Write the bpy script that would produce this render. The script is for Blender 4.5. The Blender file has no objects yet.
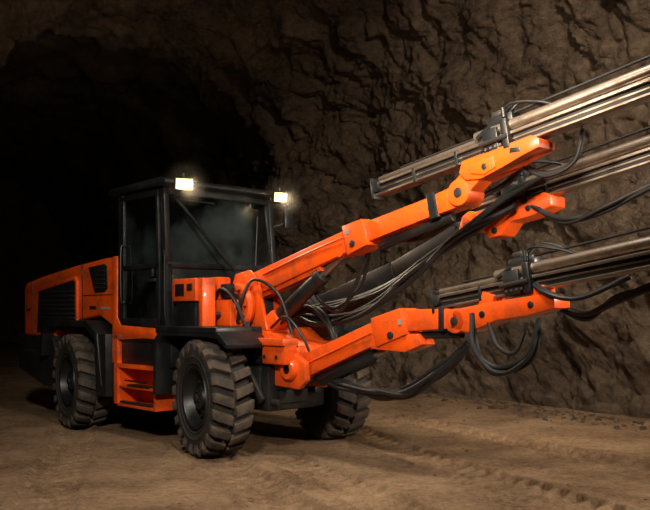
import bpy, bmesh, math, random
from mathutils import Vector, Matrix, noise
random.seed(7)
scn = bpy.context.scene

# ------------------------------------------------------------------ materials
def new_mat(name):
    m = bpy.data.materials.new(name); m.use_nodes = True
    nt = m.node_tree
    return m, nt, nt.nodes['Principled BSDF']

def paint(name, col, rough=0.4, metal=0.0, dust=0.35, dustcol=(0.10,0.065,0.04), bump=0.05, coat=0.0, scale=3.0, lo=0.48, hi=0.75):
    m, nt, b = new_mat(name)
    N, L = nt.nodes, nt.links
    tc = N.new('ShaderNodeTexCoord')
    n1 = N.new('ShaderNodeTexNoise'); n1.inputs['Scale'].default_value = scale
    n1.inputs['Detail'].default_value = 9; n1.inputs['Roughness'].default_value = 0.7
    L.new(tc.outputs['Object'], n1.inputs['Vector'])
    r = N.new('ShaderNodeMapRange')
    r.inputs['From Min'].default_value = lo; r.inputs['From Max'].default_value = hi
    r.inputs['To Min'].default_value = 0; r.inputs['To Max'].default_value = dust
    L.new(n1.outputs['Fac'], r.inputs['Value'])
    mix = N.new('ShaderNodeMix'); mix.data_type = 'RGBA'
    mix.inputs['A'].default_value = (*col, 1); mix.inputs['B'].default_value = (*dustcol, 1)
    L.new(r.outputs['Result'], mix.inputs['Factor'])
    L.new(mix.outputs['Result'], b.inputs['Base Color'])
    r2 = N.new('ShaderNodeMapRange')
    r2.inputs['From Min'].default_value = 0.3; r2.inputs['From Max'].default_value = 0.75
    r2.inputs['To Min'].default_value = rough; r2.inputs['To Max'].default_value = min(1, rough+0.3)
    L.new(n1.outputs['Fac'], r2.inputs['Value']); L.new(r2.outputs['Result'], b.inputs['Roughness'])
    b.inputs['Metallic'].default_value = metal
    b.inputs['Coat Weight'].default_value = coat
    n2 = N.new('ShaderNodeTexNoise'); n2.inputs['Scale'].default_value = 35; n2.inputs['Detail'].default_value = 5
    L.new(tc.outputs['Object'], n2.inputs['Vector'])
    bp = N.new('ShaderNodeBump'); bp.inputs['Strength'].default_value = bump; bp.inputs['Distance'].default_value = 0.02
    L.new(n2.outputs['Fac'], bp.inputs['Height']); L.new(bp.outputs['Normal'], b.inputs['Normal'])
    return m

ORANGE = paint('orange_paint', (0.76,0.082,0.005), 0.25, dust=0.9, dustcol=(0.13,0.034,0.012), coat=0.3, bump=0.04, scale=4.5, lo=0.47, hi=0.78)
BLACK  = paint('black_paint', (0.006,0.007,0.008), 0.30, dust=0.4, dustcol=(0.028,0.022,0.017))
STEEL  = paint('bare_steel', (0.40,0.33,0.27), 0.26, metal=0.9, dust=0.95, dustcol=(0.11,0.065,0.04), scale=5, lo=0.45, hi=0.7)
DARKST = paint('dark_steel', (0.030,0.028,0.027), 0.32, metal=0.5, dust=0.6, dustcol=(0.05,0.035,0.025))
HOSE   = paint('hydraulic_hose_rubber', (0.006,0.006,0.007), 0.38, dust=0.4, dustcol=(0.02,0.016,0.012))
TYRE   = paint('dusty_tyre_rubber', (0.010,0.009,0.0085), 0.7, dust=0.75, dustcol=(0.050,0.035,0.023), scale=4, bump=0.25, lo=0.44, hi=0.74)
LUG    = paint('tread_rubber', (0.026,0.021,0.017), 0.8, dust=0.85, dustcol=(0.12,0.083,0.055), scale=6, bump=0.3, lo=0.40, hi=0.70)
SEATM  = paint('seat_fabric', (0.05,0.05,0.055), 0.8, dust=0.1)
LABEL  = paint('grey_label', (0.25,0.24,0.22), 0.5, dust=0.6)
REDL   = paint('tail_lens_red', (0.5,0.02,0.01), 0.2, dust=0.2)

def glass_mat():
    m = bpy.data.materials.new('tinted_cab_glass'); m.use_nodes = True
    nt = m.node_tree; N, L = nt.nodes, nt.links
    N.clear()
    out = N.new('ShaderNodeOutputMaterial')
    tr = N.new('ShaderNodeBsdfTransparent'); tr.inputs['Color'].default_value = (0.45,0.54,0.54,1)
    df = N.new('ShaderNodeBsdfDiffuse'); df.inputs['Color'].default_value = (0.14,0.19,0.19,1)  # patchy grey-teal film: painted-in reflections and dust on the panes
    tc = N.new('ShaderNodeTexCoord'); nz = N.new('ShaderNodeTexNoise'); nz.inputs['Scale'].default_value = 1.6; nz.inputs['Detail'].default_value = 4
    L.new(tc.outputs['Object'], nz.inputs['Vector'])
    mr = N.new('ShaderNodeMapRange'); mr.inputs['From Min'].default_value=0.42; mr.inputs['From Max'].default_value=0.66
    mr.inputs['To Min'].default_value=0.01; mr.inputs['To Max'].default_value=0.17
    L.new(nz.outputs['Fac'], mr.inputs['Value'])
    m0 = N.new('ShaderNodeMixShader'); L.new(mr.outputs['Result'], m0.inputs[0]); L.new(tr.outputs[0], m0.inputs[1]); L.new(df.outputs[0], m0.inputs[2])
    gl = N.new('ShaderNodeBsdfGlossy'); gl.inputs['Roughness'].default_value = 0.02
    gl.inputs['Color'].default_value = (0.9,0.97,1.0,1)
    fr = N.new('ShaderNodeFresnel'); fr.inputs['IOR'].default_value = 2.1
    mx = N.new('ShaderNodeMixShader')
    L.new(fr.outputs[0], mx.inputs[0]); L.new(m0.outputs[0], mx.inputs[1]); L.new(gl.outputs[0], mx.inputs[2])
    L.new(mx.outputs[0], out.inputs[0])
    return m
GLASS = glass_mat()

def emis(name, col, s):
    m, nt, b = new_mat(name)
    b.inputs['Base Color'].default_value = (*col,1)
    b.inputs['Emission Color'].default_value = (*col,1)
    b.inputs['Emission Strength'].default_value = s
    return m
LAMP = emis('work_lamp_lens', (1.0,0.82,0.52), 60)
LAMPW = emis('work_lamp_reflector_rim', (1.0,0.60,0.22), 2.5)

def rock_mat(name, c0, c1, c2):
    m, nt, b = new_mat(name)
    N, L = nt.nodes, nt.links
    tc = N.new('ShaderNodeTexCoord')
    def nz(scale, det=8, rough=0.65, src=None):
        n = N.new('ShaderNodeTexNoise'); n.inputs['Scale'].default_value = scale
        n.inputs['Detail'].default_value = det; n.inputs['Roughness'].default_value = rough
        L.new(tc.outputs['Object'], n.inputs['Vector']); return n
    a = nz(0.8); f = nz(9, 12, 0.8); hh = nz(28, 8, 0.75)
    cr = N.new('ShaderNodeValToRGB')
    cr.color_ramp.elements[0].position = 0.38; cr.color_ramp.elements[0].color = (*c0,1)
    cr.color_ramp.elements[1].position = 0.64; cr.color_ramp.elements[1].color = (*c2,1)
    e = cr.color_ramp.elements.new(0.5); e.color = (*c1,1)
    ad = N.new('ShaderNodeMix'); ad.data_type='FLOAT'; ad.inputs['Factor'].default_value = 0.55
    L.new(a.outputs['Fac'], ad.inputs['A']); L.new(f.outputs['Fac'], ad.inputs['B'])
    L.new(ad.outputs['Result'], cr.inputs['Fac'])
    L.new(cr.outputs['Color'], b.inputs['Base Color'])
    b.inputs['Roughness'].default_value = 0.88
    b.inputs['Specular IOR Level'].default_value = 0.3
    g = nz(2.4, 15, 0.76)
    b1 = N.new('ShaderNodeBump'); b1.inputs['Strength'].default_value = 1.0; b1.inputs['Distance'].default_value = 0.55
    L.new(g.outputs['Fac'], b1.inputs['Height'])
    b2 = N.new('ShaderNodeBump'); b2.inputs['Strength'].default_value = 1.0; b2.inputs['Distance'].default_value = 0.15
    L.new(f.outputs['Fac'], b2.inputs['Height']); L.new(b1.outputs['Normal'], b2.inputs['Normal'])
    b3 = N.new('ShaderNodeBump'); b3.inputs['Strength'].default_value = 0.9; b3.inputs['Distance'].default_value = 0.05
    L.new(hh.outputs['Fac'], b3.inputs['Height']); L.new(b2.outputs['Normal'], b3.inputs['Normal'])
    L.new(b3.outputs['Normal'], b.inputs['Normal'])
    return m
ROCK = rock_mat('blasted_rock', (0.048,0.033,0.022), (0.165,0.116,0.079), (0.32,0.232,0.160))

def floor_mat():
    m, nt, b = new_mat('packed_dirt')
    N, L = nt.nodes, nt.links
    tc = N.new('ShaderNodeTexCoord')
    def nz(scale, det=8, rough=0.65):
        n = N.new('ShaderNodeTexNoise'); n.inputs['Scale'].default_value = scale
        n.inputs['Detail'].default_value = det; n.inputs['Roughness'].default_value = rough
        L.new(tc.outputs['Object'], n.inputs['Vector']); return n
    a = nz(1.1,8); f = nz(14, 12, 0.82)
    ad = N.new('ShaderNodeMix'); ad.data_type='FLOAT'; ad.inputs['Factor'].default_value = 0.55
    L.new(a.outputs['Fac'], ad.inputs['A']); L.new(f.outputs['Fac'], ad.inputs['B'])
    cr = N.new('ShaderNodeValToRGB')
    cr.color_ramp.elements[0].position = 0.38; cr.color_ramp.elements[0].color = (0.12,0.066,0.035,1)
    cr.color_ramp.elements[1].position = 0.62; cr.color_ramp.elements[1].color = (0.47,0.305,0.178,1)
    L.new(ad.outputs['Result'], cr.inputs['Fac']); L.new(cr.outputs['Color'], b.inputs['Base Color'])
    b.inputs['Roughness'].default_value = 0.95
    b.inputs['Specular IOR Level'].default_value = 0.2
    b1 = N.new('ShaderNodeBump'); b1.inputs['Strength'].default_value = 1.0; b1.inputs['Distance'].default_value = 0.08
    L.new(f.outputs['Fac'], b1.inputs['Height'])
    L.new(b1.outputs['Normal'], b.inputs['Normal'])
    return m
DIRT = floor_mat()

def halo_mat(dens):  # scatter volume for the added lamp glow, thinning outward
    m = bpy.data.materials.new('lamp_halo_volume'); m.use_nodes = True
    nt = m.node_tree; N, L = nt.nodes, nt.links
    N.clear()
    out = N.new('ShaderNodeOutputMaterial'); vs = N.new('ShaderNodeVolumeScatter')
    vs.inputs['Color'].default_value = (1.0,0.90,0.74,1)
    tc = N.new('ShaderNodeTexCoord'); ln = N.new('ShaderNodeVectorMath'); ln.operation='LENGTH'
    L.new(tc.outputs['Object'], ln.inputs[0])
    mr = N.new('ShaderNodeMapRange'); mr.interpolation_type='SMOOTHSTEP'
    mr.inputs['From Min'].default_value=0.0; mr.inputs['From Max'].default_value=0.32
    mr.inputs['To Min'].default_value=dens; mr.inputs['To Max'].default_value=0.0
    L.new(ln.outputs['Value'], mr.inputs['Value']); L.new(mr.outputs['Result'], vs.inputs['Density'])
    L.new(vs.outputs[0], out.inputs['Volume'])
    return m
HALO = halo_mat(0.20)

# ------------------------------------------------------------------ mesh toolkit
def along(p0, p1):
    p0, p1 = Vector(p0), Vector(p1)
    x = (p1-p0).normalized()
    up = Vector((0,0,1))
    if abs(x.dot(up)) > 0.99: up = Vector((1,0,0))
    y = up.cross(x).normalized(); z = x.cross(y)
    M = Matrix((x,y,z)).transposed().to_4x4(); M.translation = p0
    return M

class Part:
    def __init__(s, name, parent=None):
        s.name = name; s.parent = parent; s.bm = bmesh.new(); s.mats = []
    def mi(s, m):
        if m not in s.mats: s.mats.append(m)
        return s.mats.index(m)
    def merge(s, t, mat, bev=0, seg=2, M=None):
        if bev > 0:
            bmesh.ops.recalc_face_normals(t, faces=t.faces)
            ed = [e for e in t.edges if len(e.link_faces)==2 and e.calc_face_angle(0) > 0.5]
            bmesh.ops.bevel(t, geom=ed, offset=bev, segments=seg, profile=0.5, affect='EDGES', clamp_overlap=True)
        if M is not None: bmesh.ops.transform(t, matrix=M, verts=t.verts)
        i = s.mi(mat)
        for f in t.faces: f.material_index = i
        bmesh.ops.recalc_face_normals(t, faces=t.faces)
        me = bpy.data.meshes.new('tmp'); t.to_mesh(me); t.free()
        s.bm.from_mesh(me); bpy.data.meshes.remove(me)
    def hexa(s, pts, mat, bev=0, M=None):
        t = bmesh.new(); v = [t.verts.new(p) for p in pts]
        for f in ((0,1,2,3),(4,7,6,5),(0,4,5,1),(1,5,6,2),(2,6,7,3),(3,7,4,0)): t.faces.new([v[i] for i in f])
        s.merge(t, mat, bev, 2, M)
    def box(s, a, b, mat, bev=0.012, M=None):
        (x0,y0,z0),(x1,y1,z1) = a,b
        s.hexa([(x0,y0,z0),(x1,y0,z0),(x1,y1,z0),(x0,y1,z0),(x0,y0,z1),(x1,y0,z1),(x1,y1,z1),(x0,y1,z1)], mat, bev, M)
    def poly(s, pts, v0, v1, mat, bev=0.012, M=None, seg=2):
        t = bmesh.new()
        a = [t.verts.new((p[0], v0, p[1])) for p in pts]; b = [t.verts.new((p[0], v1, p[1])) for p in pts]
        n = len(pts)
        t.faces.new(a); t.faces.new(b[::-1])
        for i in range(n): t.faces.new((a[i], b[i], b[(i+1)%n], a[(i+1)%n]))
        s.merge(t, mat, bev, seg, M)
    def beam(s, p0, p1, s0, s1, mat, bev=0.02, e0=0, e1=0):
        M = along(p0,p1); l = (Vector(p1)-Vector(p0)).length
        w0,h0 = s0[0]/2,s0[1]/2; w1,h1 = s1[0]/2,s1[1]/2
        s.hexa([(-e0,-w0,-h0),(l+e1,-w1,-h1),(l+e1,w1,-h1),(-e0,w0,-h0),(-e0,-w0,h0),(l+e1,-w1,h1),(l+e1,w1,h1),(-e0,w0,h0)], mat, bev, M)
    def cyl(s, p0, p1, r, mat, r1=None, seg=28, bev=0.0):
        M = along(p0,p1); l = (Vector(p1)-Vector(p0)).length
        if r1 is None: r1 = r
        t = bmesh.new()
        a = [t.verts.new((0, r*math.cos(i*math.tau/seg), r*math.sin(i*math.tau/seg))) for i in range(seg)]
        b = [t.verts.new((l, r1*math.cos(i*math.tau/seg), r1*math.sin(i*math.tau/seg))) for i in range(seg)]
        t.faces.new(a[::-1]); t.faces.new(b)
        for i in range(seg): t.faces.new((a[i], a[(i+1)%seg], b[(i+1)%seg], b[i]))
        s.merge(t, mat, bev, 2, M)
    def lathe(s, prof, c, axis, mat, seg=64, closed=False):
        c = Vector(c); M = along(c, c+Vector(axis))
        t = bmesh.new(); rings = []
        for k in range(seg):
            an = k*math.tau/seg
            rings.append([t.verts.new((x, r*math.cos(an), r*math.sin(an))) for x,r in prof])
        n = len(prof)
        for k in range(seg):
            A, B = rings[k], rings[(k+1)%seg]
            for i in range(n if closed else n-1):
                j = (i+1)%n
                t.faces.new((A[i],A[j],B[j],B[i]))
        bmesh.ops.remove_doubles(t, verts=t.verts, dist=1e-5)
        s.merge(t, mat, 0, 2, M)
    def tube(s, pts, r, mat, seg=10, res=7):
        P = [Vector(p) for p in pts]
        P = [P[0]*2-P[1]] + P + [P[-1]*2-P[-2]]
        path = []
        for i in range(1, len(P)-2):
            for k in range(res):
                u = k/res
                a,b,c,d = P[i-1],P[i],P[i+1],P[i+2]
                path.append(0.5*((2*b)+(-a+c)*u+(2*a-5*b+4*c-d)*u*u+(-a+3*b-3*c+d)*u**3))
        path.append(P[-2].copy())
        t = bmesh.new(); rings = []
        tan0 = (path[1]-path[0]).normalized()
        nrm = tan0.orthogonal().normalized()
        for i,p in enumerate(path):
            tn = (path[min(i+1,len(path)-1)]-path[max(i-1,0)])
            tn = tn.normalized() if tn.length>1e-9 else tan0
            nrm = (nrm - tn*nrm.dot(tn)).normalized(); bn = tn.cross(nrm)
            rings.append([t.verts.new(p+nrm*r*math.cos(k*math.tau/seg)+bn*r*math.sin(k*math.tau/seg)) for k in range(seg)])
        for i in range(len(rings)-1):
            for k in range(seg):
                t.faces.new((rings[i][k],rings[i][(k+1)%seg],rings[i+1][(k+1)%seg],rings[i+1][k]))
        t.faces.new(rings[0][::-1]); t.faces.new(rings[-1])
        s.merge(t, mat)
    def done(s, ang=0.6):
        for f in s.bm.faces: f.smooth = True
        for e in s.bm.edges:
            if len(e.link_faces)==2: e.smooth = e.calc_face_angle(0) < ang
        me = bpy.data.meshes.new(s.name); s.bm.to_mesh(me); s.bm.free()
        for m in s.mats: me.materials.append(m)
        o = bpy.data.objects.new(s.name, me); scn.collection.objects.link(o)
        if s.parent: o.parent = s.parent
        return o

# ------------------------------------------------------------------ machine root
rig = bpy.data.objects.new('drilling_jumbo', None); scn.collection.objects.link(rig)
rig.location = (-0.60, 9.75, 0.0); rig.rotation_euler = (0,0,math.radians(-47))

# ------------------------------------------------------------------ wheels
def wheel(name, u, v, steer, side):
    w = Part(name, rig)
    prof = [(-0.15,0.33),(-0.19,0.345),(-0.215,0.42),(-0.222,0.50),(-0.21,0.555),(-0.175,0.582),(0,0.590),
            (0.175,0.582),(0.21,0.555),(0.222,0.50),(0.215,0.42),(0.19,0.345),(0.15,0.33)]
    w.lathe(prof, (0,0,0), (0,1,0), TYRE, 72)
    for zz in (-1,1):
        w.lathe([(zz*0.217,0.44),(zz*0.228,0.45),(zz*0.228,0.462),(zz*0.219,0.472)], (0,0,0), (0,1,0), TYRE, 72)
        w.lathe([(zz*0.208,0.375),(zz*0.216,0.38),(zz*0.216,0.388),(zz*0.211,0.395)], (0,0,0), (0,1,0), TYRE, 72)
    n = 21
    def pt(ax, an, r): return (r*math.cos(an), ax, r*math.sin(an))
    for i in range(n):
        for sd in (-1,1):
            a0 = (i + (0.5 if sd>0 else 0))*math.tau/n
            wi = math.tau/n*0.31
            sk = 0.11
            xi, xo = 0.014*sd, 0.205*sd
            A = [pt(xi,a0-wi,0.575),pt(xo,a0-wi+sk,0.56),pt(xo,a0+wi+sk,0.56),pt(xi,a0+wi,0.575),
                 pt(xi,a0-wi*0.88,0.648),pt(xo,a0-wi*0.88+sk,0.640),pt(xo,a0+wi*0.88+sk,0.640),pt(xi,a0+wi*0.88,0.648)]
            w.hexa(A, LUG, 0.006)
            xs = 0.238*sd
            B = [pt(xo*0.97,a0-wi+sk,0.54),pt(0.218*sd,a0-wi+sk*1.2,0.50),pt(0.218*sd,a0+wi*0.9+sk*1.2,0.50),pt(xo*0.97,a0+wi+sk,0.54),
                 pt(xo*0.97,a0-wi*0.88+sk,0.639),pt(xs,a0-wi*0.84+sk*1.1,0.60),pt(xs,a0+wi*0.84+sk*1.1,0.60),pt(xo*0.97,a0+wi*0.88+sk,0.639)]
            w.hexa(B, LUG, 0.005)
    s = side
    w.lathe([(s*0.16,0.335),(s*0.20,0.352),(s*0.215,0.345),(s*0.205,0.325),(s*0.15,0.31),(s*0.13,0.30),(s*0.06,0.27),(s*0.05,0.24),
             (s*0.075,0.20),(s*0.10,0.185),(s*0.11,0.14),(s*0.155,0.125),(s*0.17,0.105),(s*0.175,0.0)], (0,0,0),(0,1,0), BLACK, 56)
    w.lathe([(-s*0.16,0.335),(-s*0.20,0.352),(-s*0.2,0.33),(-s*0.08,0.28),(-s*0.06,0.0)], (0,0,0),(0,1,0), BLACK, 40)
    for k in range(12):
        an = k*math.tau/12
        c = (0.218*math.cos(an), s*0.055, 0.218*math.sin(an))
        w.cyl(c, (c[0], s*0.10, c[2]), 0.016, DARKST, seg=6)
    for k in range(6):
        an = k*math.tau/6
        c = (0.075*math.cos(an), s*0.16, 0.075*math.sin(an))
        w.cyl(c, (c[0], s*0.185, c[2]), 0.012, DARKST, seg=6)
    w.cyl((0.0,s*0.17,0.0),(0,s*0.20,0),0.045,DARKST)
    w.cyl((0,-s*0.06,0),(0,-s*0.40,0),0.12,DARKST)
    o = w.done(0.5); o.location = (u, v, 0.638); o.rotation_euler = (0, random.random(), math.radians(steer))
    return o
wheel('front_wheel_1', 0.0, -0.90, -12, -1)
wheel('front_wheel_2', 0.0, 0.90, -12, 1)
wheel('rear_wheel_1', -3.08, -0.90, -9, -1)
wheel('rear_wheel_2', -3.08, 0.90, -9, 1)

# ------------------------------------------------------------------ chassis
c = Part('chassis', rig)
c.box((-4.9,-0.45,0.50),(-0.6,0.45,1.0), BLACK, 0.03)
c.box((-0.9,-0.48,0.48),(0.45,0.40,1.0), BLACK, 0.03)
c.poly([(-5.0,0.72),(-5.0,1.24),(-3.82,1.24),(-3.72,1.05),(-3.80,0.50),(-4.1,0.50)], -1.0, 1.0, BLACK, 0.03)
c.poly([(-4.96,0.98),(-4.96,1.02),(-3.84,1.02),(-3.84,0.98)], -1.006, -0.9, DARKST, 0.004)
# axles
c.cyl((0,-0.72,0.638),(0,0.72,0.638),0.13,DARKST); c.cyl((-3.08,-0.72,0.638),(-3.08,0.72,0.638),0.13,DARKST)
c.box((-0.22,-0.22,0.45),(0.22,0.22,0.85),DARKST,0.06)
# front underbody details
c.box((0.42,-0.60,0.50),(0.62,0.12,1.0), BLACK, 0.03)
c.box((0.15,-0.62,0.56),(0.50,-0.46,0.98), BLACK, 0.025)
c.box((0.61,-0.45,0.58),(0.66,-0.05,0.86), DARKST, 0.015)
c.poly([(0.5,0.70),(0.5,1.0),(1.0,1.0),(0.98,0.86),(0.70,0.74)], -0.48, 0.12, BLACK, 0.02)
c.cyl((0.60,0.03,0.72),(0.74,0.03,0.72),0.05,DARKST,bev=0.008)
c.cyl((0.60,-0.53,0.60),(0.74,-0.53,0.60),0.04,DARKST,bev=0.008)
c.beam((0.30,-0.66,0.96),(0.60,-0.66,0.62),(0.05,0.10),(0.05,0.08),DARKST,0.01)
c.cyl((0.28,-0.67,0.80),(0.28,-0.60,0.80),0.07,DARKST,bev=0.008)
# under-cab tanks
c.box((-2.0,-0.97,0.92),(-0.72,0.97,1.34), BLACK, 0.03)
c.box((-1.98,0.5,0.42),(-0.9,0.97,0.95), BLACK, 0.03)
c.box((-2.35,-0.90,0.55),(-1.95,0.90,1.35), BLACK, 0.03)
c.done()

# orange step box
st = Part('access_steps', rig)
st.poly([(-1.94,0.42),(-1.94,0.93),(-0.93,0.93),(-0.93,0.88),(-1.84,0.88),(-1.84,0.42)], -1.04,-0.62, ORANGE, 0.008)
st.box((-1.86,-1.04,0.40),(-0.96,-0.62,0.44), ORANGE, 0.008)
st.box((-1.86,-1.02,0.63),(-0.96,-0.62,0.665), ORANGE, 0.008)
st.box((-0.99,-1.04,0.40),(-0.93,-0.62,0.93), ORANGE, 0.008)
st.box((-1.88,-0.72,0.42),(-0.95,-0.66,0.92), ORANGE, 0.005)
st.box((-1.78,-1.045,0.445),(-1.04,-0.98,0.47), DARKST, 0.004)
st.box((-1.6,-1.045,0.67),(-1.1,-0.95,0.685), DARKST, 0.004)
st.box((-1.66,-1.045,0.72),(-1.14,-1.03,0.74), BLACK, 0.003)
st.done()

# ------------------------------------------------------------------ engine hood
h = Part('engine_hood', rig)
h.poly([(-4.84,1.22),(-4.86,1.93),(-4.78,2.03),(-4.2,2.11),(-3.1,2.23),(-2.3,2.29),(-1.98,2.29),(-1.98,1.34),(-2.45,1.52),(-3.7,1.40),(-3.8,1.22)], -0.97, 0.97, ORANGE, 0.05, seg=3)
h.poly([(-4.36,1.27),(-4.30,1.90),(-3.12,2.04),(-3.06,1.98),(-3.06,1.42),(-3.16,1.36),(-3.7,1.34)], -0.985, -0.94, BLACK, 0.012)
for i in range(9):
    z = 1.36+i*0.062
    h.box((-4.27,-0.997,z),(-3.12,-0.975,z+0.022), DARKST, 0.003)
h.poly([(-4.30,1.88),(-4.30,1.92),(-3.10,2.07),(-3.04,2.0),(-3.04,1.4),(-3.09,1.4),(-3.09,1.98),(-3.14,2.02)], -1.0,-0.96, ORANGE, 0.004)
h.poly([(-2.74,2.18),(-2.30,2.21),(-2.22,2.16),(-2.22,1.88),(-2.30,1.84),(-2.56,1.83)], -0.985,-0.94, BLACK, 0.012)
for i in range(5):
    z = 1.89+i*0.055
    h.box((-2.55,-0.992,z),(-2.27,-0.98,z+0.015), DARKST, 0.002)
h.box((-2.92,-0.978,1.5),(-2.91,-0.96,2.24), BLACK, 0)
h.box((-2.9,-0.976,1.80),(-2.0,-0.96,1.81), BLACK, 0)
h.box((-4.55,-0.976,1.25),(-4.54,-0.96,2.05), BLACK, 0)
h.box((-4.74,-0.976,1.60),(-4.60,-0.965,1.63), BLACK, 0)
h.box((-2.70,-0.985,1.62),(-2.52,-0.97,1.66), BLACK, 0.004)
h.box((-2.40,-0.977,1.615),(-2.18,-0.965,1.645), LABEL, 0)
h.box((-2.05,-0.985,1.9),(-2.015,-0.97,2.1), BLACK, 0.003)
h.box((-4.0,-0.3,2.1),(-3.2,0.5,2.26), BLACK, 0.03)
h.cyl((-2.6,0.5,2.2),(-2.6,0.5,2.50),0.09,BLACK,bev=0.01)
h.box((-4.875,-0.85,1.62),(-4.83,-0.62,1.72), REDL, 0.01)
h.done()

f = Part('fenders', rig)
for sd in (-1,1):
    v0, v1 = (-1.13,-0.55) if sd<0 else (0.55,1.13)
    f.poly([(-3.96,0.95),(-3.90,1.34),(-3.68,1.47),(-2.52,1.47),(-2.22,1.30),(-2.10,0.62),(-2.16,0.62),(-2.30,1.22),(-2.56,1.38),(-3.64,1.38),(-3.82,1.28),(-3.88,0.95)], v0, v1, BLACK, 0.012)
    f.poly([(-2.32,1.22),(-2.22,1.30),(-2.02,1.30),(-2.0,0.5),(-2.28,0.5)], v0*0.985 if sd<0 else v0, v1 if sd<0 else v1*0.985, BLACK, 0.012)
    f.poly([(-0.86,0.62),(-0.84,1.26),(-0.72,1.37),(0.42,1.37),(0.60,1.24),(0.58,1.19),(0.38,1.31),(-0.66,1.31),(-0.76,1.22),(-0.79,0.62)], v0, v1, BLACK, 0.012)
    f.box((-0.8, v0 if sd<0 else 0.5, 1.33),(0.4, -0.5 if sd<0 else v1, 1.42), BLACK, 0.015)
f.done()

s = Part('cab_sill', rig)
s.poly([(-2.0,1.30),(-2.0,2.29),(-1.88,2.29),(-1.88,1.52),(-1.80,1.42),(-0.82,1.38),(-0.74,1.33),(-0.74,1.24),(-1.2,1.26),(-2.0,1.22)], -1.03, -0.9, ORANGE, 0.015)
s.poly([(-2.0,0.93),(-2.0,1.30),(-1.86,1.30),(-1.86,0.93)], -1.03,-0.9, ORANGE, 0.01)
s.box((-1.9,-1.0,1.22),(-0.78,0.70,1.36), BLACK, 0.01)
s.done()

# ------------------------------------------------------------------ cab
cab = Part('cab_frame', rig)
vl, vr = -1.0, 0.66
def pillar(p0,p1,w,d=None,mat=BLACK): cab.beam(p0,p1,(w,d or w),(w,d or w),mat,0.012)
zt = 3.06
pillar((-1.84,vl+0.03,1.3),(-1.82,vl+0.03,zt),0.09,0.10)
pillar((-1.84,vr-0.03,1.3),(-1.82,vr-0.03,zt),0.09,0.10)
pillar((-0.80,vl+0.03,1.3),(-0.80,vl+0.03,2.15),0.09,0.10)
pillar((-0.80,vl+0.03,2.12),(-0.87,vl+0.04,zt),0.075,0.08)
pillar((-0.80,vr-0.03,1.3),(-0.80,vr-0.03,2.15),0.09,0.09)
pillar((-0.80,vr-0.03,2.12),(-0.87,vr-0.04,zt),0.075,0.08)
cab.box((-1.88,vl+0.03,1.3),(-1.83,vr-0.03,2.35), BLACK, 0.01)
cab.box((-1.86,vl+0.03,2.96),(-1.80,vr-0.03,3.06), BLACK, 0.01)
cab.box((-1.86,vl+0.01,2.30),(-1.80,vr-0.01,2.38), BLACK, 0.01)
cab.box((-0.83,vl+0.02,1.3),(-0.77,vr-0.02,2.14), BLACK, 0.015)
cab.box((-0.84,vl+0.0,2.10),(-0.75,vr-0.0,2.17), BLACK, 0.015)
cab.box((-0.93,vl+0.0,2.98),(-0.84,vr-0.0,3.08), BLACK, 0.015)
cab.box((-1.85,vl+0.0,2.99),(-0.86,vl+0.06,3.08), BLACK, 0.01)
cab.box((-1.85,vr-0.06,2.99),(-0.86,vr,3.08), BLACK, 0.01)
cab.box((-1.85,vr-0.05,1.3),(-0.80,vr,2.12), BLACK, 0.01)
cab.box((-0.79,-0.95,1.42),(-0.72,-0.55,2.02), BLACK, 0.02)
cab.done()

door = Part('cab_door', rig)
door.poly([(-1.77,1.42),(-1.77,3.01),(-1.72,3.01),(-1.72,1.42)], vl-0.025, vl+0.02, BLACK, 0.008)
door.poly([(-0.94,1.42),(-0.98,3.01),(-0.925,3.01),(-0.885,2.1),(-0.885,1.42)], vl-0.025, vl+0.02, BLACK, 0.008)
door.box((-1.77,vl-0.025,2.96),(-0.93,vl+0.02,3.015), BLACK, 0.008)
door.box((-1.77,vl-0.025,1.40),(-0.885,vl+0.02,1.50), BLACK, 0.008)
door.box((-1.77,vl-0.025,2.10),(-0.89,vl+0.02,2.16), BLACK, 0.008)
door.box((-1.73,vl+0.004,1.48),(-0.92,vl+0.014,2.12), GLASS, 0.0)
door.box((-1.02,vl-0.06,2.0),(-0.98,vl-0.03,2.09), DARKST, 0.006)
door.box((-1.12,vl-0.045,1.94),(-0.95,vl-0.025,1.98), DARKST, 0.006)
door.tube([(-1.70,vl-0.02,1.7),(-1.70,vl-0.07,1.75),(-1.70,vl-0.07,2.35),(-1.70,vl-0.02,2.4)],0.012,BLACK)
door.done()

gl = Part('cab_glass', rig)
gl.box((-1.73,vl-0.005,2.15),(-0.96,vl+0.003,2.97), GLASS, 0)
gl.hexa([(-0.79,vl+0.07,2.15),(-0.78,vl+0.07,2.15),(-0.78,vr-0.07,2.15),(-0.79,vr-0.07,2.15),(-0.885,vl+0.07,3.0),(-0.875,vl+0.07,3.0),(-0.875,vr-0.07,3.0),(-0.885,vr-0.07,3.0)], GLASS, 0)
gl.box((-1.80,vr-0.03,2.12),(-0.86,vr-0.025,3.0), GLASS, 0)
gl.box((-1.835,vl+0.08,2.38),(-1.83,vr-0.08,2.96), GLASS, 0)
gl.done()

rf = Part('cab_roof', rig)
rf.poly([(-2.04,3.06),(-2.04,3.11),(-1.96,3.14),(-0.80,3.16),(-0.68,3.12),(-0.68,3.08),(-0.76,3.06)], -1.07, 0.78, BLACK, 0.012)
rf.box((-1.9,-0.85,3.13),(-0.95,0.55,3.165), BLACK, 0.012)
rf.done()

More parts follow.
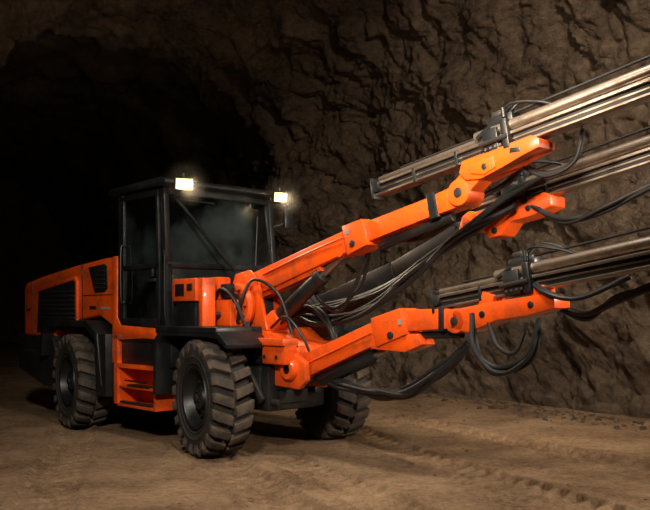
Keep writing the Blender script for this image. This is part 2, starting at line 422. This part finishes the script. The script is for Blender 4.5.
inn = Part('cab_interior', rig)
inn.box((-1.80,-0.9,1.36),(-0.9,0.55,1.42), BLACK, 0)
inn.box((-1.62,-0.42,1.45),(-1.12,0.10,1.85), SEATM, 0.06)
inn.hexa([(-1.60,-0.40,1.85),(-1.45,-0.40,1.85),(-1.45,0.08,1.85),(-1.60,0.08,1.85),(-1.74,-0.36,2.55),(-1.62,-0.36,2.55),(-1.62,0.04,2.55),(-1.74,0.04,2.55)], SEATM, 0.04)
inn.box((-1.76,-0.28,2.57),(-1.66,-0.04,2.75), SEATM, 0.03)
inn.box((-1.05,-0.55,1.9),(-0.88,0.35,2.12), BLACK, 0.03)
inn.box((-1.02,0.38,2.1),(-0.92,0.58,2.36), DARKST, 0.02)
inn.box((-1.0,-0.80,2.08),(-0.92,-0.62,2.30), DARKST, 0.02)
inn.tube([(-0.98,-0.16,1.95),(-1.10,-0.16,2.12)],0.02,BLACK)
inn.lathe([(0.0,0.15),(0.012,0.165),(0.0,0.18),(-0.012,0.165)], (-1.12,-0.16,2.16),(-0.5,0,0.85),BLACK,32,closed=True)
for vv in (-0.5,0.2):
    inn.tube([(-1.35,vv,1.85),(-1.25,vv,2.05)],0.02,DARKST)
inn.done()

wl = Part('work_lamps', rig)
def lamp(P, u, v, z, yaw, w=0.19, hh=0.125):
    M = Matrix.Translation((u,v,z))@Matrix.Rotation(math.radians(yaw),4,'Z')@Matrix.Rotation(math.radians(8),4,'Y')
    P.box((-0.11,-w/2,-hh/2),(0,w/2,hh/2), BLACK, 0.02, M)
    P.box((-0.004,-w/2+0.008,-hh/2+0.008),(0.006,w/2-0.008,hh/2-0.008), LAMPW, 0.004, M)
    P.box((0.0,-w/2+0.03,-hh/2+0.03),(0.02,w/2-0.03,hh/2-0.03), LAMP, 0.008, M)
    P.box((-0.07,-0.015,hh/2-0.01),(-0.04,0.015,hh/2+0.06), BLACK, 0.003, M)
lamp(wl, -0.60, -0.86, 3.07, -16, 0.22, 0.14); lamp(wl, -0.60, 0.60, 3.055, -16, 0.19, 0.13)
wl.done()
# added scattering spheres that make a glow around each lamp lens
for k,(v_,z_) in enumerate(((-0.87,3.07),(0.59,3.055))):
    t = bmesh.new(); bmesh.ops.create_icosphere(t, subdivisions=3, radius=0.34)
    me = bpy.data.meshes.new('lamp_halo_%d'%(k+1)); t.to_mesh(me); t.free(); me.materials.append(HALO)
    o = bpy.data.objects.new('lamp_halo_%d'%(k+1), me); scn.collection.objects.link(o); o.parent = rig; o.location = (-0.56, v_, z_)

acc = Part('mirror_and_wipers', rig)
acc.tube([(-0.84,0.68,2.98),(-0.78,0.84,3.00),(-0.76,0.88,2.93)],0.014,BLACK)
acc.box((-0.80,0.80,2.68),(-0.75,0.95,2.94), BLACK, 0.02)
acc.tube([(-0.84,0.68,2.7),(-0.78,0.84,2.75)],0.012,BLACK)
acc.tube([(-0.80,-0.84,2.92),(-0.76,-0.72,2.78),(-0.66,-0.35,2.35),(-0.60,-0.12,2.08)],0.020,BLACK)
acc.tube([(-0.80,-0.80,2.92),(-0.79,-0.30,2.91)],0.010,BLACK)
acc.tube([(-0.74,0.3,2.17),(-0.80,0.38,2.80)],0.009,BLACK)
acc.tube([(-0.72,-1.02,1.42),(-0.70,-1.06,1.6),(-0.72,-1.05,2.2),(-0.78,-1.02,2.3)],0.014,BLACK)
acc.done()

# ------------------------------------------------------------------ front deck & boom base
d = Part('front_deck', rig)
d.box((-0.62,-1.02,1.70),(-0.14,-0.80,1.96), ORANGE, 0.02)
d.box((-0.54,-1.03,1.76),(-0.36,-1.01,1.90), BLACK, 0.006)
d.box((-0.30,-1.03,1.82),(-0.20,-1.01,1.90), DARKST, 0.006)
d.box((-0.60,-0.98,1.40),(-0.20,-0.82,1.70), BLACK, 0.02)
d.box((-0.14,-0.98,1.42),(-0.06,-0.80,1.96), ORANGE, 0.012)
d.box((-0.55,-0.72,1.42),(0.10,-0.50,1.72), ORANGE, 0.02)
d.box((-0.50,-0.70,1.72),(-0.15,-0.52,1.98), ORANGE, 0.02)
d.box((-0.12,-0.70,1.74),(0.02,-0.54,1.90), BLACK, 0.02)
for k in range(4):
    d.cyl((-0.48+0.11*k,-0.73,1.78),(-0.48+0.11*k,-0.78,1.78),0.028,BLACK,seg=16)
    d.cyl((-0.48+0.13*k,-0.73,1.55),(-0.48+0.13*k,-0.80,1.55),0.032,DARKST,seg=16)
for k in range(3):
    d.cyl((0.02+0.09*k,-0.55,1.42),(0.02+0.09*k,-0.55,1.60),0.03,BLACK,seg=16)
d.poly([(-0.7,1.0),(-0.7,1.40),(0.35,1.40),(0.55,1.28),(0.92,1.22),(0.96,1.16),(0.92,0.98)], -0.46, 0.30, ORANGE, 0.03)
d.box((0.1,-0.66,1.22),(0.94,-0.44,1.30), ORANGE, 0.012)
d.box((0.55,-0.63,1.02),(0.94,-0.455,1.24), ORANGE, 0.02)
d.box((-0.1,-0.56,1.02),(0.55,-0.455,1.18), BLACK, 0.012)
for k in range(5): d.cyl((0.0+0.2*k,-0.64,1.10),(0.0+0.2*k,-0.545,1.10),0.022,DARKST,seg=8)
d.poly([(-0.20,1.38),(-0.28,1.75),(-0.16,2.02),(0.10,2.06),(0.26,1.92),(0.42,1.38)], -0.46,-0.41, ORANGE, 0.015)
d.poly([(-0.20,1.38),(-0.28,1.75),(-0.16,2.02),(0.10,2.06),(0.26,1.92),(0.42,1.38)], -0.19,-0.14, ORANGE, 0.015)
d.cyl((0.02,-0.60,1.64),(0.02,-0.10,1.64),0.20,DARKST,seg=40,bev=0.01)
d.lathe([(0,0.15),(0.0,0.25),(0.05,0.27),(0.10,0.25),(0.10,0.15)],(0.02,-0.60,1.64),(0,1,0),ORANGE,48)
for k in range(12):
    an=k*math.tau/12
    d.cyl((0.02+0.21*math.cos(an),-0.625,1.64+0.21*math.sin(an)),(0.02+0.21*math.cos(an),-0.58,1.64+0.21*math.sin(an)),0.014,DARKST,seg=6)
d.cyl((0.02,-0.64,1.64),(0.02,-0.58,1.64),0.09,BLACK,bev=0.01)
d.poly([(0.55,0.78),(0.55,1.12),(0.90,1.16),(1.10,1.05),(1.12,0.86),(1.0,0.76)], -0.50,-0.42, ORANGE, 0.02)
d.poly([(0.55,0.78),(0.55,1.12),(0.90,1.16),(1.10,1.05),(1.12,0.86),(1.0,0.76)], -0.16,-0.08, ORANGE, 0.02)
d.cyl((0.88,-0.53,0.97),(0.88,-0.02,0.97),0.085,DARKST,bev=0.01)
d.lathe([(0,0.05),(0.0,0.10),(0.03,0.12),(0.06,0.12)],(0.88,-0.56,0.97),(0,1,0),ORANGE,40)
d.poly([(-0.1,1.38),(0.0,1.75),(0.35,1.80),(0.60,1.60),(0.70,1.22)], 0.26,0.54, BLACK, 0.03)
d.cyl((0.34,0.2,1.62),(0.34,0.6,1.62),0.10,DARKST,bev=0.01)
d.done()

# ------------------------------------------------------------------ drill feeds
def feed(P, tail, tip, v, clamp_u, seed):
    p0 = Vector((tail[0], v, tail[1])); p1 = Vector((tip[0], v, tip[1]))
    M = along(p0,p1); l = (p1-p0).length
    def bx(a,b,mat,bev=0.006): P.box(a,b,mat,bev,M)
    def W(x,y,z): return M @ Vector((x,y,z))
    bx((0,-0.05,-0.06),(l,0.05,0.03),DARKST)
    bx((0,-0.085,0.018),(l,0.085,0.045),STEEL,0.004)
    bx((0,-0.075,-0.08),(l,0.075,-0.060),STEEL,0.004)
    bx((0.0,-0.058,-0.025),(l,-0.05,-0.010),STEEL,0.002)
    bx((-0.03,-0.10,-0.11),(0.0,0.10,0.10),BLACK,0.01)
    P.cyl(W(0.02,-0.10,0.0),W(0.02,0.10,0.0),0.05,BLACK,bev=0.006)
    cx = (clamp_u-tail[0])
    P.cyl(W(cx-0.2,-0.04,0.105),W(l,-0.04,0.105),0.050,STEEL,seg=20)
    P.cyl(W(cx+0.15,0.05,0.10),W(l,0.05,0.10),0.036,DARKST,seg=16)
    P.cyl(W(0.05,-0.035,0.075),W(cx,-0.035,0.075),0.026,STEEL,seg=14)
    P.cyl(W(0.05,0.04,0.075),W(cx,0.04,0.075),0.016,DARKST,seg=14)
    P.cyl(W(0.3,0.0,0.125),W(cx,0.0,0.125),0.010,DARKST,seg=12)
    P.cyl(W(cx-0.05,-0.02,0.205),W(l,-0.02,0.235),0.011,HOSE,seg=10)
    bx((cx-0.10,-0.12,-0.09),(cx+0.06,0.12,0.12),BLACK,0.015)
    bx((cx+0.10,-0.13,-0.10),(cx+0.17,0.13,0.16),BLACK,0.015)
    bx((cx-0.06,-0.07,0.12),(cx+0.20,0.07,0.22),BLACK,0.02)
    bx((cx-0.02,-0.05,0.22),(cx+0.08,0.05,0.27),DARKST,0.012)
    P.cyl(W(cx+0.14,-0.10,0.17),W(cx+0.14,-0.10,0.25),0.022,BLACK,seg=12)
    P.cyl(W(cx-0.16,-0.09,0.08),W(cx-0.02,-0.09,0.14),0.022,BLACK,seg=12)
    P.cyl(W(cx-0.12,-0.13,0.0),W(cx+0.16,-0.13,0.0),0.022,DARKST,seg=12)
    for k in range(4):
        P.cyl(W(cx-0.07+0.05*k,-0.128,-0.05),W(cx-0.07+0.05*k,-0.115,-0.05),0.012,STEEL,seg=6)
    for x in (0.5,1.0):
        bx((x,-0.092,-0.085),(x+0.03,0.092,0.05),BLACK,0.006)
    for x in (cx+1.5, cx+2.4):
        if x<l: bx((x,-0.10,-0.09),(x+0.06,0.10,0.16),BLACK,0.01)
    for k in range(3):
        y = -0.05+0.05*k
        P.tube([W(cx+0.05,y,0.2),W(cx+0.2,y*1.6,0.27+0.02*k),W(cx+0.45,y*1.5,0.20),W(cx+0.6,y,0.12)],0.011,HOSE,8)
    return M

# ---- upper boom ----
vA = -0.30
A = Part('upper_boom', rig)
A.beam((0.02,vA,1.87),(1.78,vA,2.34),(0.21,0.27),(0.20,0.22),ORANGE,0.012,e0=0.12)
A.beam((0.15,vA,1.76),(1.2,vA,2.04),(0.14,0.08),(0.14,0.06),ORANGE,0.008)
A.cyl((0.02,vA-0.20,1.88),(0.02,vA+0.20,1.88),0.10,DARKST,bev=0.01)
A.cyl((0.02,vA-0.215,1.88),(0.02,vA-0.16,1.88),0.135,ORANGE,bev=0.01)
A.beam((1.62,vA,2.295),(1.90,vA,2.37),(0.26,0.31),(0.25,0.27),ORANGE,0.012)
A.cyl((1.74,vA-0.145,2.26),(1.74,vA+0.145,2.26),0.035,DARKST,bev=0.006)
A.box((1.65,vA-0.134,2.36),(1.69,vA-0.128,2.40),LABEL,0.0)
A.beam((1.85,vA,2.36),(2.72,vA,2.545),(0.18,0.20),(0.17,0.18),ORANGE,0.012)
A.beam((2.68,vA,2.535),(2.78,vA,2.556),(0.21,0.24),(0.21,0.24),BLACK,0.012)
A.beam((2.76,vA,2.552),(3.02,vA,2.61),(0.18,0.19),(0.19,0.20),ORANGE,0.012)
A.cyl((3.04,vA-0.12,2.63),(3.04,vA+0.12,2.63),0.118,ORANGE,seg=36,bev=0.010)
A.cyl((3.04,vA-0.13,2.63),(3.04,vA+0.13,2.63),0.045,DARKST,bev=0.008)
A.beam((2.98,vA,2.62),(3.26,vA,2.84),(0.19,0.20),(0.19,0.18),ORANGE,0.012)
A.cyl((3.22,vA-0.125,2.80),(3.22,vA+0.125,2.80),0.035,DARKST,bev=0.008)
A.poly([(3.05,2.80),(3.08,2.90),(3.78,3.02),(3.86,2.98),(3.86,2.91),(3.72,2.87),(3.50,2.79),(3.28,2.72),(3.12,2.73)], vA-0.12, vA+0.12, ORANGE, 0.012)
A.poly([(3.18,2.78),(3.20,2.86),(3.42,2.90),(3.44,2.80),(3.32,2.75)], vA-0.132, vA-0.11, ORANGE, 0.006)
A.cyl((3.33,vA-0.14,2.82),(3.33,vA+0.13,2.82),0.028,BLACK,bev=0.006)
A.box((3.58,vA-0.124,2.90),(3.68,vA-0.115,2.94),BLACK,0.002)
A.cyl((0.42,vA,1.50),(1.15,vA,1.96),0.085,BLACK,bev=0.01)
A.cyl((1.10,vA,1.93),(1.52,vA,2.19),0.04,STEEL)
A.cyl((1.10,vA,1.93),(1.18,vA,1.98),0.095,DARKST,bev=0.006)
A.cyl((0.42,vA-0.10,1.50),(0.42,vA+0.10,1.50),0.06,DARKST)
A.cyl((1.52,vA-0.10,2.19),(1.52,vA+0.10,2.19),0.05,ORANGE)
A.beam((0.30,vA,1.40),(0.5,vA,1.55),(0.26,0.18),(0.22,0.14),ORANGE,0.015)
A.cyl((2.0,vA,2.22),(2.9,vA,2.44),0.042,BLACK,bev=0.006)
A.tube([(0.3,vA-0.115,2.0),(1.0,vA-0.118,2.19),(1.6,vA-0.13,2.33)],0.010,ORANGE,8)
A.done()
FA = Part('upper_feed', rig); feed(FA,(1.99,2.79),(6.3,3.50),vA,3.42,1); FA.done()

# ---- lower boom ----
vC = -0.30
C = Part('lower_boom', rig)
C.beam((0.88,vC,0.97),(2.22,vC,1.45),(0.21,0.25),(0.20,0.22),ORANGE,0.012,e0=0.10)
C.beam((2.02,vC,1.38),(2.40,vC,1.495),(0.25,0.29),(0.25,0.26),ORANGE,0.012)
C.cyl((2.25,vC-0.145,1.36),(2.25,vC+0.145,1.36),0.035,DARKST,bev=0.006)
C.poly([(1.95,1.22),(2.0,1.34),(2.55,1.38),(2.62,1.28),(2.4,1.20)], vC-0.10,vC+0.10, ORANGE, 0.012)
C.box((2.35,vC-0.134,1.46),(2.39,vC-0.125,1.51),LABEL,0.0)
C.beam((2.38,vC,1.50),(2.92,vC,1.52),(0.18,0.21),(0.17,0.18),ORANGE,0.012)
C.beam((2.80,vC,1.52),(2.86,vC,1.52),(0.20,0.22),(0.20,0.22),BLACK,0.010)
C.cyl((3.0,vC-0.12,1.50),(3.0,vC+0.12,1.50),0.11,ORANGE,seg=36,bev=0.010)
C.cyl((3.0,vC-0.13,1.50),(3.0,vC+0.13,1.50),0.040,DARKST,bev=0.008)
C.poly([(2.95,1.43),(2.98,1.60),(3.35,1.66),(3.92,1.73),(4.0,1.69),(4.0,1.61),(3.75,1.55),(3.45,1.51),(3.15,1.40)], vC-0.12, vC+0.12, ORANGE, 0.012)
C.cyl((3.3,vC-0.13,1.56),(3.3,vC+0.13,1.56),0.030,BLACK,bev=0.006)
C.cyl((3.78,vC-0.13,1.64),(3.78,vC+0.13,1.64),0.028,BLACK,bev=0.006)
C.beam((3.30,vC,1.62),(3.34,vC,1.74),(0.18,0.14),(0.18,0.12),ORANGE,0.010)
C.beam((3.82,vC,1.68),(3.82,vC,1.80),(0.18,0.14),(0.18,0.12),ORANGE,0.010)
C.cyl((1.15,vC,0.86),(1.95,vC,1.15),0.070,BLACK,bev=0.008)
C.cyl((1.9,vC,1.13),(2.2,vC,1.25),0.035,STEEL)
C.cyl((2.5,vC,1.36),(3.0,vC,1.38),0.035,BLACK)
C.tube([(1.05,vC-0.11,1.04),(1.5,vC-0.115,1.20),(2.0,vC-0.13,1.38)],0.010,ORANGE,8)
C.done()
FC = Part('lower_feed', rig); feed(FC,(2.74,1.68),(6.5,2.25),vC,3.62,2); FC.done()

# ---- middle boom (behind) ----
vB = 0.40
B = Part('middle_boom', rig)
B.beam((0.34,vB,1.62),(1.60,vB,2.02),(0.20,0.24),(0.19,0.20),BLACK,0.02)
B.beam((1.5,vB,1.99),(2.65,vB,2.46),(0.16,0.18),(0.15,0.16),DARKST,0.018)
B.cyl((0.6,vB-0.05,1.52),(1.5,vB-0.05,1.85),0.06,DARKST,bev=0.006)
B.cyl((1.45,vB-0.05,1.84),(2.1,vB-0.05,2.10),0.032,STEEL)
B.cyl((2.64,vB-0.12,2.46),(2.64,vB+0.12,2.46),0.10,ORANGE,seg=32,bev=0.010)
B.poly([(2.50,2.38),(2.55,2.52),(3.0,2.58),(3.46,2.66),(3.54,2.62),(3.54,2.53),(3.35,2.46),(3.10,2.42),(3.0,2.30),(2.86,2.28),(2.8,2.38)], vB-0.12, vB+0.12, ORANGE, 0.012)
B.cyl((2.93,vB-0.13,2.35),(2.93,vB+0.13,2.35),0.032,DARKST,bev=0.006)
B.cyl((3.3,vB-0.13,2.53),(3.3,vB+0.13,2.53),0.028,BLACK,bev=0.006)
B.done()
FB = Part('middle_feed', rig); feed(FB,(2.45,2.53),(6.3,3.22),vB,3.12,3)
FB.done()

# ------------------------------------------------------------------ hoses
H = Part('hydraulic_hoses', rig)
def bundle(pts, n, spread, r, seed):
    rnd = random.Random(seed)
    for k in range(n):
        ph = [ (rnd.uniform(-1,1), rnd.uniform(-1,1)) for _ in pts ]
        q = []
        for i,p in enumerate(pts):
            e = 0.4 if i in (0,len(pts)-1) else 1.0
            q.append((p[0], p[1]+ph[i][0]*spread*e, p[2]+ph[i][1]*spread*e))
        H.tube(q, r*rnd.uniform(0.85,1.15), HOSE, 9, 8)
bundle([(0.3,0.25,1.62),(0.9,0.18,1.66),(1.6,0.18,1.84),(2.2,0.18,2.10),(2.7,0.20,2.40),(3.1,0.22,2.66),(3.5,0.25,2.78)],6,0.05,0.025,1)
bundle([(0.2,0.1,1.55),(0.8,0.05,1.48),(1.5,0.05,1.62),(2.1,0.08,1.95),(2.6,0.12,2.28),(3.2,0.22,2.55)],4,0.05,0.025,2)
bundle([(0.9,-0.22,2.0),(1.0,-0.2,1.72),(1.25,-0.15,1.62),(1.55,-0.15,1.85),(1.75,-0.2,2.2)],2,0.04,0.018,3)
bundle([(1.9,-0.18,2.32),(2.3,-0.12,2.30),(2.7,-0.12,2.42),(3.1,-0.15,2.60),(3.4,-0.12,2.75),(3.62,-0.15,2.95)],3,0.03,0.018,4)
bundle([(3.5,-0.2,2.85),(3.75,-0.15,2.72),(4.0,-0.12,2.80),(4.1,-0.15,3.05)],2,0.03,0.018,5)
bundle([(3.3,0.3,2.56),(3.7,0.25,2.38),(4.1,0.25,2.46),(4.5,0.3,2.62),(5.2,0.35,2.84)],3,0.03,0.022,6)
bundle([(1.05,-0.28,0.90),(1.5,-0.30,0.84),(2.0,-0.30,0.78),(2.4,-0.30,0.84),(2.8,-0.28,1.08),(3.05,-0.26,1.30)],8,0.055,0.027,7)
bundle([(3.2,-0.42,1.55),(3.28,-0.46,1.25),(3.5,-0.46,1.10),(3.78,-0.44,1.22),(3.86,-0.42,1.52)],4,0.045,0.020,8)
bundle([(3.35,-0.40,1.5),(3.48,-0.44,1.28),(3.66,-0.44,1.25),(3.74,-0.42,1.50)],2,0.02,0.018,9)
bundle([(3.9,-0.22,1.62),(4.15,-0.18,1.54),(4.4,-0.2,1.68),(4.8,-0.22,1.80),(5.4,-0.25,1.91)],3,0.03,0.022,10)
bundle([(3.6,-0.25,1.91),(3.9,-0.42,1.76),(4.2,-0.42,1.68),(4.6,-0.35,1.84)],2,0.02,0.018,11)
bundle([(0.1,-0.62,1.45),(0.22,-0.66,1.75),(0.3,-0.5,1.95),(0.6,-0.42,1.75),(0.75,-0.38,1.35)],1,0.04,0.018,12)
bundle([(-0.3,-0.68,1.6),(-0.05,-0.74,1.82),(0.18,-0.70,1.72),(0.25,-0.6,1.45),(0.4,-0.5,1.25)],2,0.03,0.016,13)
bundle([(0.5,-0.45,1.4),(0.8,-0.5,1.5),(1.0,-0.4,1.30),(1.05,-0.35,1.05)],1,0.03,0.016,14)
bundle([(0.2,0.0,1.5),(0.6,0.0,1.62),(0.95,0.0,1.45),(1.0,0.05,1.15)],4,0.05,0.020,15)
bundle([(0.5,0.2,1.2),(0.85,0.25,1.3),(0.98,0.25,1.1),(0.7,0.2,0.8)],3,0.04,0.018,16)
H.done()

# ------------------------------------------------------------------ tunnel
D = Vector((-0.49,0.872,0)).normalized(); Nn = Vector((D.y,-D.x,0))
def sm(a,b,x):
    t = max(0,min(1,(x-a)/(b-a))); return t*t*(3-2*t)
def profile(s_):
    ch = (4.0, 6.0, 8.8); lip = (4.95, 4.25, 7.75); deep = (4.2, 6.4, 9.0)  # deep widens behind the lip, shaped to keep lamplight off its walls
    k1 = sm(14.6,17.4,s_); k2 = sm(17.6,20.5,s_)
    m = [a*(1-k1)+b*k1 for a,b in zip(ch,lip)]
    return [a*(1-k2)+b*k2 for a,b in zip(m,deep)]
def fbm(p, o=4):
    return noise.fractal(p, 1.0, 2.0, o)
def cells(p):
    dd, pp = noise.voronoi(p)
    return (dd[1]-dd[0]), noise.cell(pp[0]*3.7)
def shell_point(s_, a):
    NC,HW,HT = profile(s_)
    ca, sa = math.cos(a), math.sin(a)
    n = NC + HW*math.copysign(abs(ca)**0.75, ca); z = HT*max(sa,0)**0.80 - 0.25
    p = D*s_ + Nn*n + Vector((0,0,z))
    inward = (D*s_ + Nn*NC + Vector((0,0,2.5)) - p); inward.normalize()
    w1 = noise.noise(p*0.30)*0.65
    wp = p + Vector((noise.noise(p*1.3),noise.noise(p*1.3+Vector((7,0,0))),noise.noise(p*1.3+Vector((0,9,0)))))*0.6
    e1,c1 = cells(wp*0.7); e2,c2 = cells(wp*2.6+Vector((3,3,3)))
    w2 = (c1-0.5)*0.08 + min(e1,0.5)*0.30
    w3 = (c2-0.5)*0.03 + min(e2,0.5)*0.09
    w4 = fbm(p*1.2+Vector((5,1,2)),6)*0.28 + fbm(p*6.0,3)*0.07
    return p + inward*(w1+w2+w3+w4+0.05)
def build_shell(name, a0, a1, na, svals):
    bm = bmesh.new(); rows=[]
    for ss in svals:
        rows.append([bm.verts.new(shell_point(ss, a0+(a1-a0)*j/na)) for j in range(na+1)])
    for i in range(len(rows)-1):
        for j in range(na):
            f_ = bm.faces.new((rows[i][j],rows[i+1][j],rows[i+1][j+1],rows[i][j+1])); f_.smooth=True
    me = bpy.data.meshes.new(name); bm.to_mesh(me); bm.free(); me.materials.append(ROCK)
    o = bpy.data.objects.new(name, me); scn.collection.objects.link(o); return o
def sv(step):
    out=[-12+i*0.5 for i in range(26)]
    x=1.0
    while x<21: out.append(x); x+=step
    while x<46: out.append(x); x+=0.5
    out.append(46); return out
build_shell('wall_right', 0.0, 0.80, 160, sv(0.05))
build_shell('ceiling', 0.80, 2.35, 150, sv(0.07))
build_shell('wall_left', 2.35, math.pi, 40, sv(0.2))
bk = Part('wall_back')
c0 = D*46.3+Nn*4.2
bk.beam(c0-Nn*8+Vector((0,0,4.5)), c0+Nn*8+Vector((0,0,4.5)), (0.4,10),(0.4,10), ROCK, 0)
bk.done()

# ------------------------------------------------------------------ floor
tracks = [((0.2,11.4),(2.9,4.6)), ((1.35,12.0),(4.2,6.3)), ((-1.25,9.3),(0.6,3.6)), ((-0.1,8.2),(1.6,3.2)), ((-3.6,11.4),(-1.3,3.8))]
def floor_h(x,y):
    p = Vector((x,y,0))
    z = noise.noise(p*0.5)*0.022 + fbm(p*2.2,3)*0.014 + fbm(p*9,2)*0.010
    for k,(a,b) in enumerate(tracks):
        ax,ay = a; bx,by = b
        dx,dy = bx-ax,by-ay; l=math.hypot(dx,dy); dx/=l; dy/=l
        t = (x-ax)*dx+(y-ay)*dy
        w = (x-ax)*-dy+(y-ay)*dx + 0.12*math.sin(t*0.7+k)
        aw = abs(w)
        if aw < 0.34 and -1<t<l+1:
            e = max(0,1-(max(0,aw-0.20)/0.06)**2) if aw<0.26 else 0
            ch = (t*1.0 + aw*0.6)%0.21
            lug = 1.0 if ch<0.12 else 0.0
            fade = 0.5+0.5*max(0,min(1,0.5+1.6*noise.noise(Vector((t*0.6,k*7,3)))))
            z -= e*(0.012+0.058*lug)*fade
            if 0.24<aw<0.34: z += 0.036*math.sin((aw-0.24)/0.10*math.pi)*fade
    return z - 0.004
def grid(x0,x1,nx,y0,y1,ny):
    bm = bmesh.new(); R=[]
    for i in range(nx+1):
        R.append([bm.verts.new((x0+(x1-x0)*i/nx, y, floor_h(x0+(x1-x0)*i/nx, y))) for y in [y0+(y1-y0)*j/ny for j in range(ny+1)]])
    for i in range(nx):
        for j in range(ny):
            f_=bm.faces.new((R[i][j],R[i+1][j],R[i+1][j+1],R[i][j+1])); f_.smooth=True
    return bm
bmf = grid(-6,6,440, 4.5,15,400)
for (x0,x1,nx,y0,y1,ny) in ((-26,-6,60,-12,45,120),(6,14,30,-12,45,120),(-6,6,60,-12,4.5,60),(-6,6,60,15,45,90)):
    t = grid(x0,x1,nx,y0,y1,ny); me=bpy.data.meshes.new('t'); t.to_mesh(me); t.free(); bmf.from_mesh(me); bpy.data.meshes.remove(me)
me = bpy.data.meshes.new('floor'); bmf.to_mesh(me); bmf.free(); me.materials.append(DIRT)
for p_ in me.polygons: p_.use_smooth=True
fo = bpy.data.objects.new('floor', me); scn.collection.objects.link(fo)

# loose rock
bmr = bmesh.new()
def stone(x,y,r):
    t = bmesh.new(); bmesh.ops.create_icosphere(t, subdivisions=2, radius=r)
    o = Vector((random.random()*50,random.random()*50,0)); sc=Vector((random.uniform(.8,1.4),random.uniform(.7,1.2),random.uniform(.5,.9)))
    for v in t.verts:
        q = v.co.copy(); q *= 1+0.45*noise.noise(q/r*0.9+o)
        v.co = Vector((q.x*sc.x,q.y*sc.y,q.z*sc.z))
    bmesh.ops.transform(t, matrix=Matrix.Translation((x,y,floor_h(x,y)+r*0.25))@Matrix.Rotation(random.random()*6,4,'Z'), verts=t.verts)
    m_=bpy.data.meshes.new('t'); t.to_mesh(m_); t.free(); bmr.from_mesh(m_); bpy.data.meshes.remove(m_)
for i in range(600):
    ss = random.uniform(3,15); n_ = 9.75-abs(random.gauss(0,0.45))
    p = D*ss+Nn*n_; stone(p.x,p.y,random.choice([0.012,0.015,0.02,0.02,0.03,0.045]))
for i in range(160):
    x=random.uniform(-5,5); y=random.uniform(5,14)
    stone(x,y,random.choice([0.006,0.008,0.010,0.012,0.018]))
me = bpy.data.meshes.new('floor_rubble'); bmr.to_mesh(me); bmr.free(); me.materials.append(ROCK)
o = bpy.data.objects.new('floor_rubble', me); scn.collection.objects.link(o)

# ------------------------------------------------------------------ lights
def area(name, loc, tgt, size, power, col, spread=math.pi):
    L = bpy.data.lights.new(name,'AREA'); L.shape='DISK'; L.size=size; L.energy=power; L.color=col; L.spread=spread
    o = bpy.data.objects.new(name,L); scn.collection.objects.link(o); o.location=loc
    o.rotation_euler=(Vector(tgt)-Vector(loc)).to_track_quat('-Z','Y').to_euler(); return o
def spot(name, loc, tgt, power, col, ang, blend=0.6, r=0.2):
    L = bpy.data.lights.new(name,'SPOT'); L.energy=power; L.color=col; L.spot_size=math.radians(ang); L.spot_blend=blend; L.shadow_soft_size=r
    o = bpy.data.objects.new(name,L); scn.collection.objects.link(o); o.location=loc
    o.rotation_euler=(Vector(tgt)-Vector(loc)).to_track_quat('-Z','Y').to_euler(); return o
def tp(s_,n_,z_): return D*s_+Nn*n_+Vector((0,0,z_))
spot('unseen_key_light', (-1.1,1.2,4.8), (-1.2,9.0,0.6), 2150, (1.0,0.90,0.76), 60, 0.9, 0.3)  # unseen lamp above the camera, added to light the machine's near side
spot('unseen_side_light', (4.9,5.8,2.7), (0.6,9.0,0.4), 850, (1.0,0.87,0.71), 95, 0.8, 0.2)  # unseen low lamp, added to rake the tracks and front faces
area('unseen_overhead_fill', (0.2,5.6,6.2), (0.2,8.2,0.0), 1.2, 150, (1.0,0.90,0.76), math.radians(120))  # added overhead fill, brightens the floor and upper faces
spot('unseen_wall_light', tp(3.0,4.2,6.0), tp(10.5,10,2.2), 3100, (1.0,0.84,0.65), 80, 1.0, 0.3)  # unseen lamp added to bring out the right rock wall
spot('unseen_wall_fill', tp(4.5,3.0,3.6), tp(9.0,10,2.2), 850, (1.0,0.81,0.60), 90, 1.0, 0.3)  # added fill that softens the raking light on the wall
spot('unseen_ceiling_fill', tp(6.5,2.5,3.6), tp(14.0,2.4,9.6), 850, (1.0,0.79,0.57), 78, 0.8, 0.3)  # added uplight for the rock arch, nothing hangs there
Mr = Matrix.Translation((-0.60,9.75,0))@Matrix.Rotation(math.radians(-47),4,'Z')
for k,(v_) in enumerate((-0.86,0.60)):
    a_ = Mr@Vector((-0.55,v_-0.02,3.06)); b_ = Mr@Vector((4,v_,0.2))
    spot('work_lamp_beam_%d'%k, a_, b_, 100, (1.0,0.8,0.55), 110, 0.8, 0.05)

w = bpy.data.worlds.new('World'); scn.world = w; w.use_nodes=True
w.node_tree.nodes['Background'].inputs[0].default_value=(0.02,0.018,0.015,1)
w.node_tree.nodes['Background'].inputs[1].default_value=0.3

# ------------------------------------------------------------------ camera
cd = bpy.data.cameras.new('camera'); cam = bpy.data.objects.new('camera', cd); scn.collection.objects.link(cam)
cam.location=(0,0,1.58); cam.rotation_euler=(math.radians(90),0,0)
cd.sensor_fit='HORIZONTAL'; cd.sensor_width=36; cd.lens=36*824/650; cd.shift_y=57/650
cd.clip_end=200
scn.camera=cam
scn.view_settings.view_transform='Standard'
